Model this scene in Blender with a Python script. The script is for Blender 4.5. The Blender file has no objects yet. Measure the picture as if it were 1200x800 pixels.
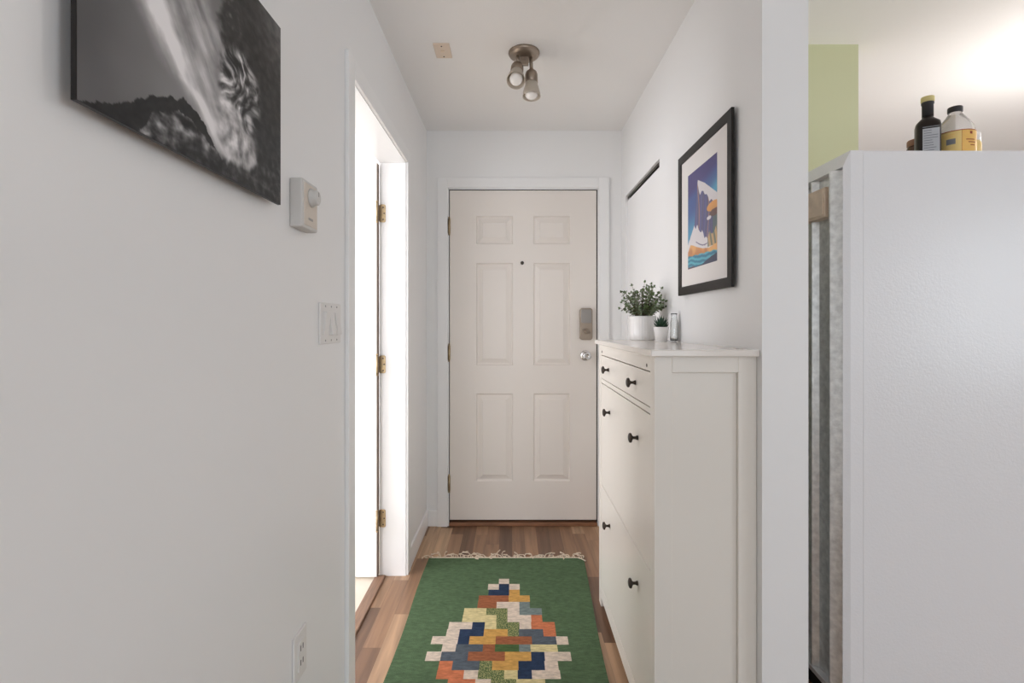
import bpy, bmesh, math, random
from mathutils import Vector, Matrix, noise
random.seed(7)
C = bpy.context.scene.collection
sc = bpy.context.scene
PI = math.pi

# ------------------------------------------------------------------ camera
cam = bpy.data.cameras.new('camera'); co = bpy.data.objects.new('camera', cam); C.objects.link(co)
co.location = (0, 0, 1.242); co.rotation_euler = (PI/2, 0, 0)
cam.sensor_width = 36; cam.lens = 18.0; cam.shift_y = -20/1200; cam.clip_start = 0.02
sc.camera = co
# ------------------------------------------------------------------ world, view, daylight
w = bpy.data.worlds.new('world'); sc.world = w; w.use_nodes = True
w.node_tree.nodes['Background'].inputs[0].default_value = (0.75, 0.87, 1, 1)
w.node_tree.nodes['Background'].inputs[1].default_value = 1.0
sc.view_settings.view_transform = 'Standard'; sc.view_settings.look = 'None'
sc.cycles.max_bounces = 16; sc.cycles.diffuse_bounces = 10
sc.view_settings.exposure = -0.22; sc.view_settings.gamma = 1; sc.view_settings.use_curve_mapping = False

def area(name, loc, rot, sx, sy, power, col):
    l = bpy.data.lights.new(name, 'AREA'); l.shape = 'RECTANGLE'; l.size = sx; l.size_y = sy
    l.energy = power; l.color = col
    o = bpy.data.objects.new(name, l); C.objects.link(o); o.location = loc; o.rotation_euler = rot
    return o
# daylight through the windows, the last an added fill (each lamp sits in its window opening, outside the panes)
area('daylight_living_back', (0.9, -3.72, 1.45), (PI/2, 0, 0), 3.0, 1.7, 48, (0.89, 0.95, 1))
area('daylight_living_right', (3.72, -1.0, 1.45), (PI/2, 0, PI/2), 1.4, 1.3, 37, (0.86, 0.94, 1))
area('daylight_side_room', (-3.33, 1.2, 1.4), (PI/2, 0, -PI/2), 1.5, 1.5, 92, (0.97, 0.96, 1))
area('fill_side_room_south', (-2.0, -.12, 1.4), (PI/2, 0, 0), 1.2, 1.4, 28, (0.97, 0.96, 1))  # lamp added in the unseen room to brighten the far hall

# ------------------------------------------------------------------ materials
def s2l(c):
    return tuple(((x/255)/12.92 if x/255 <= 0.04045 else (((x/255)+0.055)/1.055)**2.4) for x in c)
def mat(name, rgb, rough=0.5, metal=0.0, bump=0, bscale=200, var=0, vscale=5, trans=0, spec=0.5, coat=0, emit=0, aniso=None):
    m = bpy.data.materials.new(name); m.use_nodes = True
    n = m.node_tree.nodes; L = m.node_tree.links; b = n['Principled BSDF']
    c = s2l(rgb)
    b.inputs['Base Color'].default_value = (*c, 1)
    b.inputs['Roughness'].default_value = rough; b.inputs['Metallic'].default_value = metal
    b.inputs['Transmission Weight'].default_value = trans
    b.inputs['Specular IOR Level'].default_value = spec
    b.inputs['Coat Weight'].default_value = coat
    tc = n.new('ShaderNodeTexCoord')
    if emit:
        b.inputs['Emission Color'].default_value = (*c, 1); b.inputs['Emission Strength'].default_value = emit
    if bump:
        t = n.new('ShaderNodeTexNoise'); t.inputs['Scale'].default_value = bscale; t.inputs['Detail'].default_value = 3
        L.new(tc.outputs['Object'], t.inputs['Vector'])
        bp = n.new('ShaderNodeBump'); bp.inputs['Strength'].default_value = bump; bp.inputs['Distance'].default_value = 0.002
        L.new(t.outputs['Fac'], bp.inputs['Height']); L.new(bp.outputs['Normal'], b.inputs['Normal'])
    if var:
        t = n.new('ShaderNodeTexNoise'); t.inputs['Scale'].default_value = vscale; t.inputs['Detail'].default_value = 4
        mp = n.new('ShaderNodeMapping')
        if aniso: mp.inputs['Scale'].default_value = aniso
        L.new(tc.outputs['Object'], mp.inputs['Vector']); L.new(mp.outputs['Vector'], t.inputs['Vector'])
        r = n.new('ShaderNodeMapRange'); r.inputs['From Min'].default_value = .3; r.inputs['From Max'].default_value = .7
        r.inputs['To Min'].default_value = 1-var; r.inputs['To Max'].default_value = 1+var
        L.new(t.outputs['Fac'], r.inputs['Value'])
        mx = n.new('ShaderNodeVectorMath'); mx.operation = 'SCALE'; mx.inputs[0].default_value = c
        L.new(r.outputs['Result'], mx.inputs['Scale']); L.new(mx.outputs['Vector'], b.inputs['Base Color'])
    return m
M = {}
M['wall'] = mat('wall_paint', (236, 236, 236), 0.42, bump=.05, bscale=120)
M['ceil'] = mat('ceiling_paint', (239, 238, 237), 0.9, bump=.35, bscale=260)
M['trim'] = mat('trim_paint', (238, 238, 238), 0.3)
M['green'] = mat('green_paint', (206, 208, 170), 0.6)
M['door'] = mat('door_paint', (230, 223, 216), 0.38, bump=.05, bscale=90)
M['cab'] = mat('cabinet_paint', (230, 225, 217), 0.28, var=.01, vscale=3)
M['cabtop'] = mat('cabinet_top_paint', (232, 226, 219), 0.12)
M['dark'] = mat('dark_gap', (30, 26, 24), 0.8)
M['bronze'] = mat('dark_bronze', (70, 62, 56), 0.38, 0.7)
M['brass'] = mat('aged_brass', (176, 156, 124), 0.4, 0.85, var=.2, vscale=60)
M['nickel'] = mat('satin_nickel', (156, 142, 128), 0.38, 0.9)
M['nickel_lit'] = mat('nickel_light', (150, 145, 140), 0.45, 0.6)
M['chrome'] = mat('chrome', (215, 215, 215), 0.15, 1)
M['galv'] = mat('galvanised_steel', (225, 226, 224), 0.3, 0.75, var=.16, vscale=55, bump=.3, bscale=140)
M['fridge'] = mat('fridge_enamel', (230, 230, 232), 0.26, bump=.22, bscale=150)
M['fridge_edge'] = mat('fridge_edge', (170, 172, 174), 0.4)
M['beige'] = mat('beige_plastic', (222, 206, 188), 0.5)
M['tan'] = mat('tan_plastic', (222, 202, 180), 0.5, var=.1, vscale=30)
M['therm'] = mat('thermostat_shell', (205, 203, 200), 0.5)
M['white'] = mat('white_plastic', (226, 224, 222), 0.35)
M['grey'] = mat('grey_plastic', (150, 148, 146), 0.5)
M['frame'] = mat('black_frame', (34, 30, 29), 0.4, spec=.3)
M['mat'] = mat('picture_mat', (232, 228, 226), 0.7)
M['ceramic'] = mat('white_ceramic', (228, 226, 224), 0.2, coat=.3)
M['soil'] = mat('soil', (60, 48, 38), 0.9)
M['pebble'] = mat('pebbles', (225, 222, 215), 0.6)
M['leaf'] = mat('leaf_green', (88, 108, 62), 0.5, var=.4, vscale=30)
M['leaf2'] = mat('leaf_dusty_green', (120, 134, 104), 0.55, var=.25, vscale=40)
M['agave'] = mat('dark_succulent', (36, 66, 46), 0.45, var=.3, vscale=60)
M['stem'] = mat('stem', (84, 72, 48), 0.6)
M['glass'] = mat('clear_glass', (248, 250, 250), 0.02, trans=1)
M['frost'] = mat('frosted_glass', (222, 212, 198), 0.4, trans=.4)
M['bulb'] = mat('bulb_glass', (245, 243, 240), 0.25)
M['fringe'] = mat('cream_yarn', (214, 198, 178), 0.9)
M['soy'] = mat('dark_bottle', (24, 14, 11), 0.3, spec=.35)
M['soyneck'] = mat('black_shrink_sleeve', (40, 38, 40), 0.4)
M['cap'] = mat('gold_cap', (206, 192, 132), 0.45)
M['label'] = mat('silver_label', (176, 178, 184), 0.5)
M['labelink'] = mat('label_ink', (118, 120, 126), 0.6)
M['yellow'] = mat('yellow_label', (228, 182, 98), 0.5, var=.08, vscale=20)
M['yellowl'] = mat('pale_yellow_label', (226, 198, 128), 0.5)
M['red'] = mat('red_ink', (150, 60, 32), 0.5)
M['jug'] = mat('translucent_jug', (250, 247, 245), 0.12, trans=.8)
M['tile'] = mat('cream_tile', (226, 216, 200), 0.35, var=.04)
M['outside'] = mat('outside_glass', (240, 244, 248), 0.05, trans=1)
M['wood'] = mat('threshold_wood', (136, 104, 82), 0.4, var=.25, vscale=8, aniso=(12, 1, 1))
M['woodx'] = mat('sill_wood', (134, 94, 68), 0.4, var=.25, vscale=8, aniso=(1, 12, 1))

# laminate floor: staggered narrow strips running along Y
def floor_mat():
    m = bpy.data.materials.new('laminate_strips'); m.use_nodes = True
    n = m.node_tree.nodes; L = m.node_tree.links; b = n['Principled BSDF']
    def mth(op, a, c=None):
        x = n.new('ShaderNodeMath'); x.operation = op
        for i, v in enumerate((a, c)):
            if v is None: continue
            if isinstance(v, (int, float)): x.inputs[i].default_value = v
            else: L.new(v, x.inputs[i])
        return x.outputs[0]
    g = n.new('ShaderNodeNewGeometry'); sp = n.new('ShaderNodeSeparateXYZ'); L.new(g.outputs['Position'], sp.inputs[0])
    u = mth('DIVIDE', sp.outputs[0], 0.072); cu = mth('FLOOR', u)
    wn = n.new('ShaderNodeTexWhiteNoise'); wn.noise_dimensions = '1D'; L.new(cu, wn.inputs['W'])
    v = mth('DIVIDE', mth('ADD', sp.outputs[1], mth('MULTIPLY', wn.outputs['Value'], 3.0)), 0.52); cv = mth('FLOOR', v)
    cx = n.new('ShaderNodeCombineXYZ'); L.new(cu, cx.inputs[0]); L.new(cv, cx.inputs[1])
    w2 = n.new('ShaderNodeTexWhiteNoise'); w2.noise_dimensions = '2D'; L.new(cx.outputs[0], w2.inputs['Vector'])
    r = n.new('ShaderNodeValToRGB'); L.new(w2.outputs['Value'], r.inputs[0])
    cols = [(0, (104, 76, 58)), (.3, (128, 96, 73)), (.55, (150, 115, 88)), (.78, (174, 139, 109)), (1, (200, 167, 134))]
    e = r.color_ramp.elements; e[0].position = 0; e[0].color = (*s2l(cols[0][1]), 1); e[1].position = 1; e[1].color = (*s2l(cols[-1][1]), 1)
    for p, c in cols[1:-1]:
        k = e.new(p); k.color = (*s2l(c), 1)
    # grain stretched along Y, shifted per strip
    mp = n.new('ShaderNodeMapping'); mp.inputs['Scale'].default_value = (38, 2.2, 1); L.new(g.outputs['Position'], mp.inputs['Vector'])
    off = n.new('ShaderNodeVectorMath'); off.operation = 'ADD'; L.new(mp.outputs[0], off.inputs[0])
    sh = n.new('ShaderNodeVectorMath'); sh.operation = 'SCALE'; sh.inputs['Scale'].default_value = 17; L.new(w2.outputs['Color'], sh.inputs[0])
    L.new(sh.outputs[0], off.inputs[1])
    t = n.new('ShaderNodeTexNoise'); t.inputs['Scale'].default_value = 1; t.inputs['Detail'].default_value = 5; t.inputs['Distortion'].default_value = .6
    L.new(off.outputs[0], t.inputs['Vector'])
    mr = n.new('ShaderNodeMapRange'); mr.inputs['From Min'].default_value = .25; mr.inputs['From Max'].default_value = .75
    mr.inputs['To Min'].default_value = .62; mr.inputs['To Max'].default_value = 1.25; L.new(t.outputs['Fac'], mr.inputs['Value'])
    # joint lines
    fu = mth('FRACT', u); ju = mth('LESS_THAN', mth('MINIMUM', fu, mth('SUBTRACT', 1, fu)), .012)
    fv = mth('FRACT', v); jv = mth('LESS_THAN', mth('MINIMUM', fv, mth('SUBTRACT', 1, fv)), .002)
    j = mth('SUBTRACT', 1, mth('MULTIPLY', mth('MAXIMUM', ju, jv), .3))
    sc_ = n.new('ShaderNodeVectorMath'); sc_.operation = 'SCALE'; L.new(r.outputs[0], sc_.inputs[0]); L.new(mth('MULTIPLY', mr.outputs[0], j), sc_.inputs['Scale'])
    L.new(sc_.outputs[0], b.inputs['Base Color']); b.inputs['Roughness'].default_value = .42
    return m
M['floor'] = floor_mat()
def attr_mat(name, rough, spec=.5):
    m = bpy.data.materials.new(name); m.use_nodes = True
    n = m.node_tree.nodes; L = m.node_tree.links; b = n['Principled BSDF']
    a = n.new('ShaderNodeVertexColor'); a.layer_name = 'ink'; L.new(a.outputs['Color'], b.inputs['Base Color'])
    b.inputs['Roughness'].default_value = rough; b.inputs['Specular IOR Level'].default_value = spec
    return m
def yarn_mat(name, rgb, mottled=None):
    m = mat(name, rgb, .95, bump=1, bscale=300, var=.24, vscale=95, aniso=(.5, 1.4, 1), spec=.1)
    if mottled:
        n = m.node_tree.nodes; L = m.node_tree.links; b = n['Principled BSDF']
        t = n.new('ShaderNodeTexNoise'); t.inputs['Scale'].default_value = 210; tc = n.new('ShaderNodeTexCoord'); L.new(tc.outputs['Object'], t.inputs[0])
        r = n.new('ShaderNodeValToRGB'); r.color_ramp.elements[0].position = .44; r.color_ramp.elements[1].position = .56
        r.color_ramp.elements[0].color = (*s2l(rgb), 1); r.color_ramp.elements[1].color = (*s2l(mottled), 1)
        L.new(t.outputs['Fac'], r.inputs[0]); L.new(r.outputs[0], b.inputs['Base Color'])
    return m

# ------------------------------------------------------------------ mesh helpers
def bx(bm, x0, x1, y0, y1, z0, z1, mi=0):
    v = [bm.verts.new((x, y, z)) for x in (x0, x1) for y in (y0, y1) for z in (z0, z1)]
    for q in ((0, 1, 3, 2), (4, 6, 7, 5), (0, 4, 5, 1), (2, 3, 7, 6), (0, 2, 6, 4), (1, 5, 7, 3)):
        f = bm.faces.new([v[i] for i in q]); f.material_index = mi
    return v
def lathe(bm, prof, origin=(0, 0, 0), direction=(0, 0, 1), n=28, mi=0, squash=None):
    d = Vector(direction).normalized(); q = Vector((0, 0, 1)).rotation_difference(d); o = Vector(origin); rings = []
    for r, h in prof:
        ring = []
        for k in range(n):
            a = 2*PI*k/n; p = Vector((r*math.cos(a), r*math.sin(a), h))
            if squash: p = squash(p, r, a)
            ring.append(bm.verts.new(o+q@p))
        rings.append(ring)
    for a, b in zip(rings, rings[1:]):
        for k in range(n):
            f = bm.faces.new((a[k], a[(k+1) % n], b[(k+1) % n], b[k])); f.smooth = True; f.material_index = mi
    for ring, fl in ((rings[0], True), (rings[-1], False)):
        f = bm.faces.new(ring[::-1] if fl else ring); f.material_index = mi
def tube(bm, pts, rad, n=6, mi=0):
    pts = [Vector(p) for p in pts]; rings = []
    for i, p in enumerate(pts):
        t = (pts[min(i+1, len(pts)-1)]-pts[max(i-1, 0)])
        if t.length < 1e-9: t = Vector((0, 0, 1))
        t.normalize(); up = Vector((0, 0, 1)) if abs(t.z) < .9 else Vector((1, 0, 0))
        a = t.cross(up).normalized(); b = t.cross(a)
        r = rad(i/(len(pts)-1)) if callable(rad) else rad
        rings.append([bm.verts.new(p+(a*math.cos(2*PI*k/n)+b*math.sin(2*PI*k/n))*r) for k in range(n)])
    for a, b in zip(rings, rings[1:]):
        for k in range(n):
            f = bm.faces.new((a[k], a[(k+1) % n], b[(k+1) % n], b[k])); f.smooth = True; f.material_index = mi
    bm.faces.new(rings[0][::-1]).material_index = mi; bm.faces.new(rings[-1]).material_index = mi
def worldloc(o):
    v = Vector((0, 0, 0))
    while o: v += o.location; o = o.parent
    return v
def obj(name, bm, m, parent=None, loc=None, bevel=0, seg=2):
    """one mesh object; bm is in world coordinates"""
    bmesh.ops.recalc_face_normals(bm, faces=bm.faces[:])
    if parent is not None: base = worldloc(parent)
    elif loc is not None: base = Vector(loc)
    else:
        xs = [v.co for v in bm.verts]
        base = Vector(((min(c.x for c in xs)+max(c.x for c in xs))/2, (min(c.y for c in xs)+max(c.y for c in xs))/2, min(c.z for c in xs)))
    for v in bm.verts: v.co -= base
    me = bpy.data.meshes.new(name); bm.to_mesh(me); bm.free()
    o = bpy.data.objects.new(name, me); C.objects.link(o)
    for x in (m if isinstance(m, (list, tuple)) else [m]): me.materials.append(M[x] if isinstance(x, str) else x)
    if parent is not None: o.parent = parent
    else: o.location = base
    if bevel:
        b = o.modifiers.new('bevel', 'BEVEL'); b.width = bevel; b.segments = seg; b.limit_method = 'ANGLE'; b.angle_limit = .6
    return o
def box(name, d, m, parent=None, bevel=0, loc=None):
    bm = bmesh.new()
    for q in (d if isinstance(d[0], (tuple, list)) else [d]): bx(bm, *q)
    return obj(name, bm, m, parent, loc, bevel)
def struct(o): o['kind'] = 'structure'; return o
def thing(name, label, cat, loc, group=None):
    o = bpy.data.objects.new(name, None); C.objects.link(o); o.location = loc; o.empty_display_size = .1
    return tag(o, label, cat, group)
def tag(o, label, cat, group=None):
    o['label'] = label; o['category'] = cat
    if group: o['group'] = group
    return o
def copy_tree(o, parent=None):
    c = o.copy(); C.objects.link(c); c.parent = parent
    for ch in list(o.children): copy_tree(ch, c)
    return c

# ------------------------------------------------------------------ room shell
H = 2.437; XL = -.527; XLo = -.652; XR = .675; XRo = .80; YB = 3.158; YK = 3.9; YW = 1.382
# wood-look laminate in hall, living room and kitchen; tile in the side room
struct(box('floor', (XLo+.002, 3.6, -3.6, YK, -.1, 0), 'floor'))
struct(box('floor', (-3.2, XLo, -.0, YB, -.1, -.001), 'tile'))
struct(box('ceiling', (-3.3, 3.7, -3.7, YK+.1, H, H+.1), 'ceil'))
LY0, LY1, LH = 1.682, 2.53, 2.04      # opening in the left wall
struct(box('wall_left', [(XLo, XL, -3.6, LY0-.012, 0, H), (XLo, XL, LY1+.012, YB, 0, H), (XLo, XL, LY0-.012, LY1+.012, LH+.012, H)], 'wall'))
CY0, CY1, CH = 2.345, 3.045, 2.002   # closet opening in the right wall
struct(box('wall_right', [(XR, XRo, YW, CY0, 0, H), (XR, XRo, CY1, YB, 0, H), (XR, XRo, CY0, CY1, CH, H)], 'wall'))
DX0, DX1, DZ = -.384, .521, 2.068
struct(box('wall_back', [(-3.2, DX0-.03, YB, YB+.12, 0, H), (DX1+.03, 1.379, YB, YB+.12, 0, H), (DX0-.03, DX1+.03, YB, YB+.12, DZ+.03, H)], 'wall'))
struct(box('wall_kitchen', (XRo, 1.479, 2.186, 2.286, 0, H), 'green'))
struct(box('wall_closet', (1.379, 1.479, 2.286, YK, 0, H), 'wall'))
struct(box('wall_north', (1.379, 3.7, YK, YK+.1, 0, H), 'wall'))
# living room behind the camera
struct(box('wall_front', [(XLo, -.6, -3.7, -3.6, 0, H), (2.4, 3.7, -3.7, -3.6, 0, H), (-.6, 2.4, -3.7, -3.6, 0, .6), (-.6, 2.4, -3.7, -3.6, 2.3, H)], 'wall'))
struct(box('wall_east', [(3.6, 3.7, -3.6, -1.7, 0, H), (3.6, 3.7, -.3, YK, 0, H), (3.6, 3.7, -1.7, -.3, 0, .8), (3.6, 3.7, -1.7, -.3, 2.1, H)], 'wall'))
# side room
struct(box('wall_west', [(-3.3, -3.2, -.1, .4, 0, H), (-3.3, -3.2, 2.0, YB+.12, 0, H), (-3.3, -3.2, .4, 2.0, 0, .6), (-3.3, -3.2, .4, 2.0, 2.2, H)], 'wall'))
struct(box('wall_side_room', [(-3.2, -2.65, -.1, 0, 0, H), (-1.35, XLo, -.1, 0, 0, H), (-2.65, -1.35, -.1, 0, 0, .65), (-2.65, -1.35, -.1, 0, 2.15, H)], 'wall'))


def window(name, axis, c, a0, a1, z0, z1, n):
    o = None
    def B(bm, a, b, z, zz, t):
        if axis == 'y': bx(bm, a, b, c-t, c+t, z, zz)
        else: bx(bm, c-t, c+t, a, b, z, zz)
    bm = bmesh.new(); f = .05
    for q in ((a0, a1, z0, z0+f), (a0, a1, z1-f, z1), (a0, a0+f, z0+f, z1-f), (a1-f, a1, z0+f, z1-f)): B(bm, *q, .025)
    for k in range(1, n):
        x = a0+(a1-a0)*k/n; B(bm, x-.02, x+.02, z0+f, z1-f, .02)
    o = struct(obj(name, bm, 'trim'))
    return o
window('window_1', 'y', -3.65, -.6, 2.4, .6, 2.3, 3)
window('window_2', 'x', 3.65, -1.7, -.3, .8, 2.1, 2)
window('window_added', 'y', -.05, -2.65, -1.35, .65, 2.15, 2)  # unseen second side-room window, added to go with the south fill lamp
window('window_3', 'x', -3.25, .4, 2.0, .6, 2.2, 2)

# baseboards
def baseboard(name, d): return struct(box(name, d, 'trim', bevel=.003))
baseboard('baseboard_left', [(XL, XL+.012, LY1+.075, YB, 0, .1)])
baseboard('baseboard_left', [(XL, XL+.012, -3.6, LY0-.075, 0, .1)])
baseboard('baseboard_back', [(XL+.012, DX0-.07, YB-.012, YB, 0, .1)])
baseboard('baseboard_back', [(DX1+.07, XR, YB-.012, YB, 0, .1)])

# left doorway: jamb lining, casing, threshold
struct(box('trim_1', [(XLo-.002, XL+.002, LY0-.012, LY0, 0, LH), (XLo-.002, XL+.002, LY1, LY1+.012, 0, LH), (XLo-.002, XL+.002, LY0-.012, LY1+.012, LH, LH+.012)], 'trim'))
struct(box('trim_2', [(XL, XL+.014, LY0-.07, LY0-.004, 0, LH+.07), (XL, XL+.014, LY1+.004, LY1+.07, 0, LH+.07), (XL, XL+.014, LY0-.004, LY1+.004, LH+.004, LH+.07)], 'trim', bevel=.003))
struct(box('trim_3', [(XLo-.02, XLo+.03, LY0+.001, LY1-.009, 0, .011)], 'wood', bevel=.004))
# entry door frame
struct(box('trim_4', [(DX0-.028, DX0-.005, YB-.004, YB+.118, 0, DZ+.006), (DX1+.007, DX1+.028, YB-.004, YB+.118, 0, DZ+.006), (DX0-.028, DX1+.028, YB-.004, YB+.118, DZ+.006, DZ+.028),
                      ], 'trim'))
struct(box('trim_5', [(DX0-.075, DX0-.012, YB-.018, YB, 0, DZ+.075), (DX1+.012, DX1+.075, YB-.018, YB, 0, DZ+.075), (DX0-.012, DX1+.012, YB-.018, YB, DZ+.012, DZ+.075)], 'trim', bevel=.003))
struct(box('trim_6', [(DX0-.004, DX1+.004, YB-.01, YB+.11, 0, .022)], 'woodx', bevel=.004))
struct(box('trim_7', [(DX0-.004, DX1+.006, YB+.047, YB+.1, .022, DZ+.005), (DX0-.0045, DX0-.001, YB+.008, YB+.047, .022, DZ+.005), (DX1+.001, DX1+.0065, YB+.008, YB+.047, .022, DZ+.005), (DX0-.004, DX1+.006, YB+.008, YB+.047, DZ+.001, DZ+.0055)], 'dark'))

# ------------------------------------------------------------------ panelled doors
def panel_door(bm, x0, x1, z0, z1, y, th, flip=False):
    """slab with six raised panels; front face at y, thickness th towards +y"""
    W = x1-x0; k = W/.905
    cx = [x0, x0+.163*k, x0+.389*k, x0+.516*k, x0+.742*k, x1]
    zz = [z0, z0+.237, z0+.779, z0+.952, z0+1.584, z0+1.700, z0+1.873, z1]
    def quad(a): bm.faces.new([bm.verts.new(p) for p in a])
    def ring(r, d, r2, d2):
        P = [(r[0], y+d, r[2]), (r[1], y+d, r[2]), (r[1], y+d, r[3]), (r[0], y+d, r[3])]
        Q = [(r2[0], y+d2, r2[2]), (r2[1], y+d2, r2[2]), (r2[1], y+d2, r2[3]), (r2[0], y+d2, r2[3])]
        for i in range(4): quad((P[i], P[(i+1) % 4], Q[(i+1) % 4], Q[i]))
    for i in range(5):
        for j in range(7):
            a = (cx[i], cx[i+1], zz[j], zz[j+1])
            if i in (1, 3) and j in (1, 3, 5):
                def ins(t): return (a[0]+t, a[1]-t, a[2]+t, a[3]-t)
                ring(ins(0), 0, ins(.006), .010); ring(ins(.006), .010, ins(.013), .011)
                ring(ins(.013), .011, ins(.036), .003); ring(ins(.036), .003, ins(.04), .0)
                r = ins(.04); quad(((r[0], y, r[2]), (r[1], y, r[2]), (r[1], y, r[3]), (r[0], y, r[3])))
            else: quad(((a[0], y, a[2]), (a[1], y, a[2]), (a[1], y, a[3]), (a[0], y, a[3])))
    for a in (((x0, y, z0), (x0, y+th, z0), (x0, y+th, z1), (x0, y, z1)), ((x1, y, z0), (x1, y+th, z0), (x1, y+th, z1), (x1, y, z1)),
              ((x0, y, z0), (x1, y, z0), (x1, y+th, z0), (x0, y+th, z0)), ((x0, y, z1), (x1, y, z1), (x1, y+th, z1), (x0, y+th, z1)),
              ((x0, y+th, z0), (x1, y+th, z0), (x1, y+th, z1), (x0, y+th, z1))): quad(a)
    bmesh.ops.remove_doubles(bm, verts=bm.verts[:], dist=1e-5)
def hinge(bm, x, y, z, h=.09):
    lathe(bm, [(.0055, -h/2), (.0055, h/2)], (x, y, z), n=12)
    for s in (-1, 1): lathe(bm, [(.004, 0), (.0065, .003), (.0065, .006), (.002, .010)], (x, y, z+s*h/2), (0, 0, s), n=12)
    for k in (-.3, -.1, .1, .3): lathe(bm, [(.0062, -.001), (.0062, .001)], (x, y, z+k*h), n=12)
bm = bmesh.new(); panel_door(bm, DX0, DX1, .037, DZ, YB+.002, .042)
d1 = struct(obj('door_1', bm, 'door'))
d1['label'] = 'closed off-white six-panel entry door at end of hall'
for z in (1.847, 1.068, .263):
    bm = bmesh.new(); hinge(bm, DX0-.003, YB-.006, z, .095)
    bx(bm, DX0-.012, DX0+.004, YB-.004, YB+.003, z-.045, z+.045); obj('hinge', bm, 'brass', d1)
bm = bmesh.new(); lathe(bm, [(.011, 0), (.011, .003), (.007, .004), (.005, .002)], (.063, YB+.002, 1.621), (0, -1, 0)); obj('peephole', bm, 'bronze', d1)
# keypad deadbolt
def rounded(bm, x0, x1, y0, y1, z0, z1, r, mi=0, axis='y', n=6):
    """rounded rectangle plate; extruded along axis"""
    pts = []
    a0, a1 = (x0, x1) if axis == 'y' else (y0, y1)
    for cx_, cz, s in ((a1-r, z1-r, 0), (a0+r, z1-r, 1), (a0+r, z0+r, 2), (a1-r, z0+r, 3)):
        for k in range(n+1):
            t = PI/2*(s+k/n); pts.append((cx_+r*math.cos(t), cz+r*math.sin(t)))
    if axis == 'y': A = [bm.verts.new((p[0], y0, p[1])) for p in pts]; B = [bm.verts.new((p[0], y1, p[1])) for p in pts]
    else: A = [bm.verts.new((x0, p[0], p[1])) for p in pts]; B = [bm.verts.new((x1, p[0], p[1])) for p in pts]
    N = len(pts)
    for k in range(N):
        f = bm.faces.new((A[k], A[(k+1) % N], B[(k+1) % N], B[k])); f.material_index = mi
    bm.faces.new(A[::-1]).material_index = mi; bm.faces.new(B).material_index = mi
bm = bmesh.new(); rounded(bm, .416, .493, YB-.026, YB+.002, 1.147, 1.342, .016)
lock = obj('keypad_lock', bm, 'nickel', d1, bevel=.003)
bm = bmesh.new(); rounded(bm, .422, .487, YB-.03, YB-.024, 1.25, 1.334, .012); obj('battery_cover', bm, 'nickel_lit', lock, bevel=.002)
bm = bmesh.new(); lathe(bm, [(.017, 0), (.017, .006), (.012, .008)], (.455, YB-.025, 1.2), (0, -1, 0)); 
tube(bm, [(.434, YB-.036, 1.208), (.476, YB-.036, 1.192)], .006, 8); obj('thumb_turn', bm, 'nickel', lock)
bm = bmesh.new(); lathe(bm, [(.033, 0), (.033, .004), (.028, .009), (.012, .012), (.011, .03), (.02, .036), (.027, .046), (.027, .058), (.021, .066), (.010, .068), (.009, .064)], (.453, YB+.002, 1.05), (0, -1, 0), 32)
obj('door_knob', bm, 'chrome', d1)

# door into the side room, swung open 90 degrees
bm = bmesh.new(); panel_door(bm, XLo-.008-.80, XLo-.008, .012, 2.03, LY1-.035, .035)
d2 = struct(obj('door_2', bm, 'trim'))
for z in (1.79, 1.045, .285):
    bm = bmesh.new(); hinge(bm, XLo-.004, LY1-.041, z, .09)
    rounded(bm, XLo-.004, XLo+.028, LY1-.003, LY1+.001, z-.044, z+.044, .008)
    h = obj('hinge', bm, 'brass', d2)
    for dz, dx in ((-.03, .016), (0, .021), (.03, .016)):
        bm = bmesh.new(); lathe(bm, [(.004, 0), (.003, .0015)], (XLo+dx, LY1-.003, z+dz), (0, -1, 0), 10); obj('screw', bm, 'bronze', h)
box('hinge_gap_shade', (XLo-.008, XLo-.0045, LY1-.034, LY1-.001, .014, 2.028), mat('door_gap_shade_brown', (120, 104, 92), .7), d2)  # brown strip paints in the shade between door edge and jamb
# far-side knob of the swung door
bm = bmesh.new(); lathe(bm, [(.03, 0), (.028, .008), (.011, .012), (.011, .03), (.027, .046), (.02, .062)], (XLo-.74, LY1-.035, .96), (0, -1, 0)); obj('door_knob', bm, 'brass', d2)

# closet sliding door and its track
bm = bmesh.new(); bx(bm, XR+.012, XR+.04, CY0+.001, CY1-.001, .01, CH-.027)
struct(obj('door_3', bm, 'wall'))
struct(box('trim_8', [(XR+.012, XR+.016, CY0+.001, CY1-.001, CH-.014, CH-.002), (XR+.05, XR+.055, CY0, CY1, CH-.06, CH), (XR+.016, XR+.05, CY0, CY1, CH-.006, CH-.001)], 'bronze'))
struct(box('trim_9', [(XR+.003, XR+.014, CY1-.006, CY1, 0, CH-.034)], 'trim'))

# ------------------------------------------------------------------ left wall objects
def colour_grid(bm_name, parent, nu, nv, place, fn, m, back):
    """flat printed sheet with ink colours stored on its vertices"""
    vs = []; cols = []
    for j in range(nv+1):
        for i in range(nu+1):
            u, v = i/nu, j/nv; vs.append(place(u, v)-worldloc(parent)); cols.append(fn(u, v))
    fs = [(j*(nu+1)+i, j*(nu+1)+i+1, (j+1)*(nu+1)+i+1, (j+1)*(nu+1)+i) for j in range(nv) for i in range(nu)]
    if back: fs = [f[::-1] for f in fs]
    me = bpy.data.meshes.new(bm_name); me.from_pydata(vs, [], fs)
    a = me.color_attributes.new('ink', 'FLOAT_COLOR', 'POINT')
    for k, c in enumerate(cols): a.data[k].color = (*s2l(c), 1)
    me.materials.append(m)
    o = bpy.data.objects.new(bm_name, me); C.objects.link(o); o.parent = parent
    return o
def fbm(x, y, o=4, s=0.0): return noise.fractal(Vector((x, y, s)), 1.0, 2.0, o)
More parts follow.
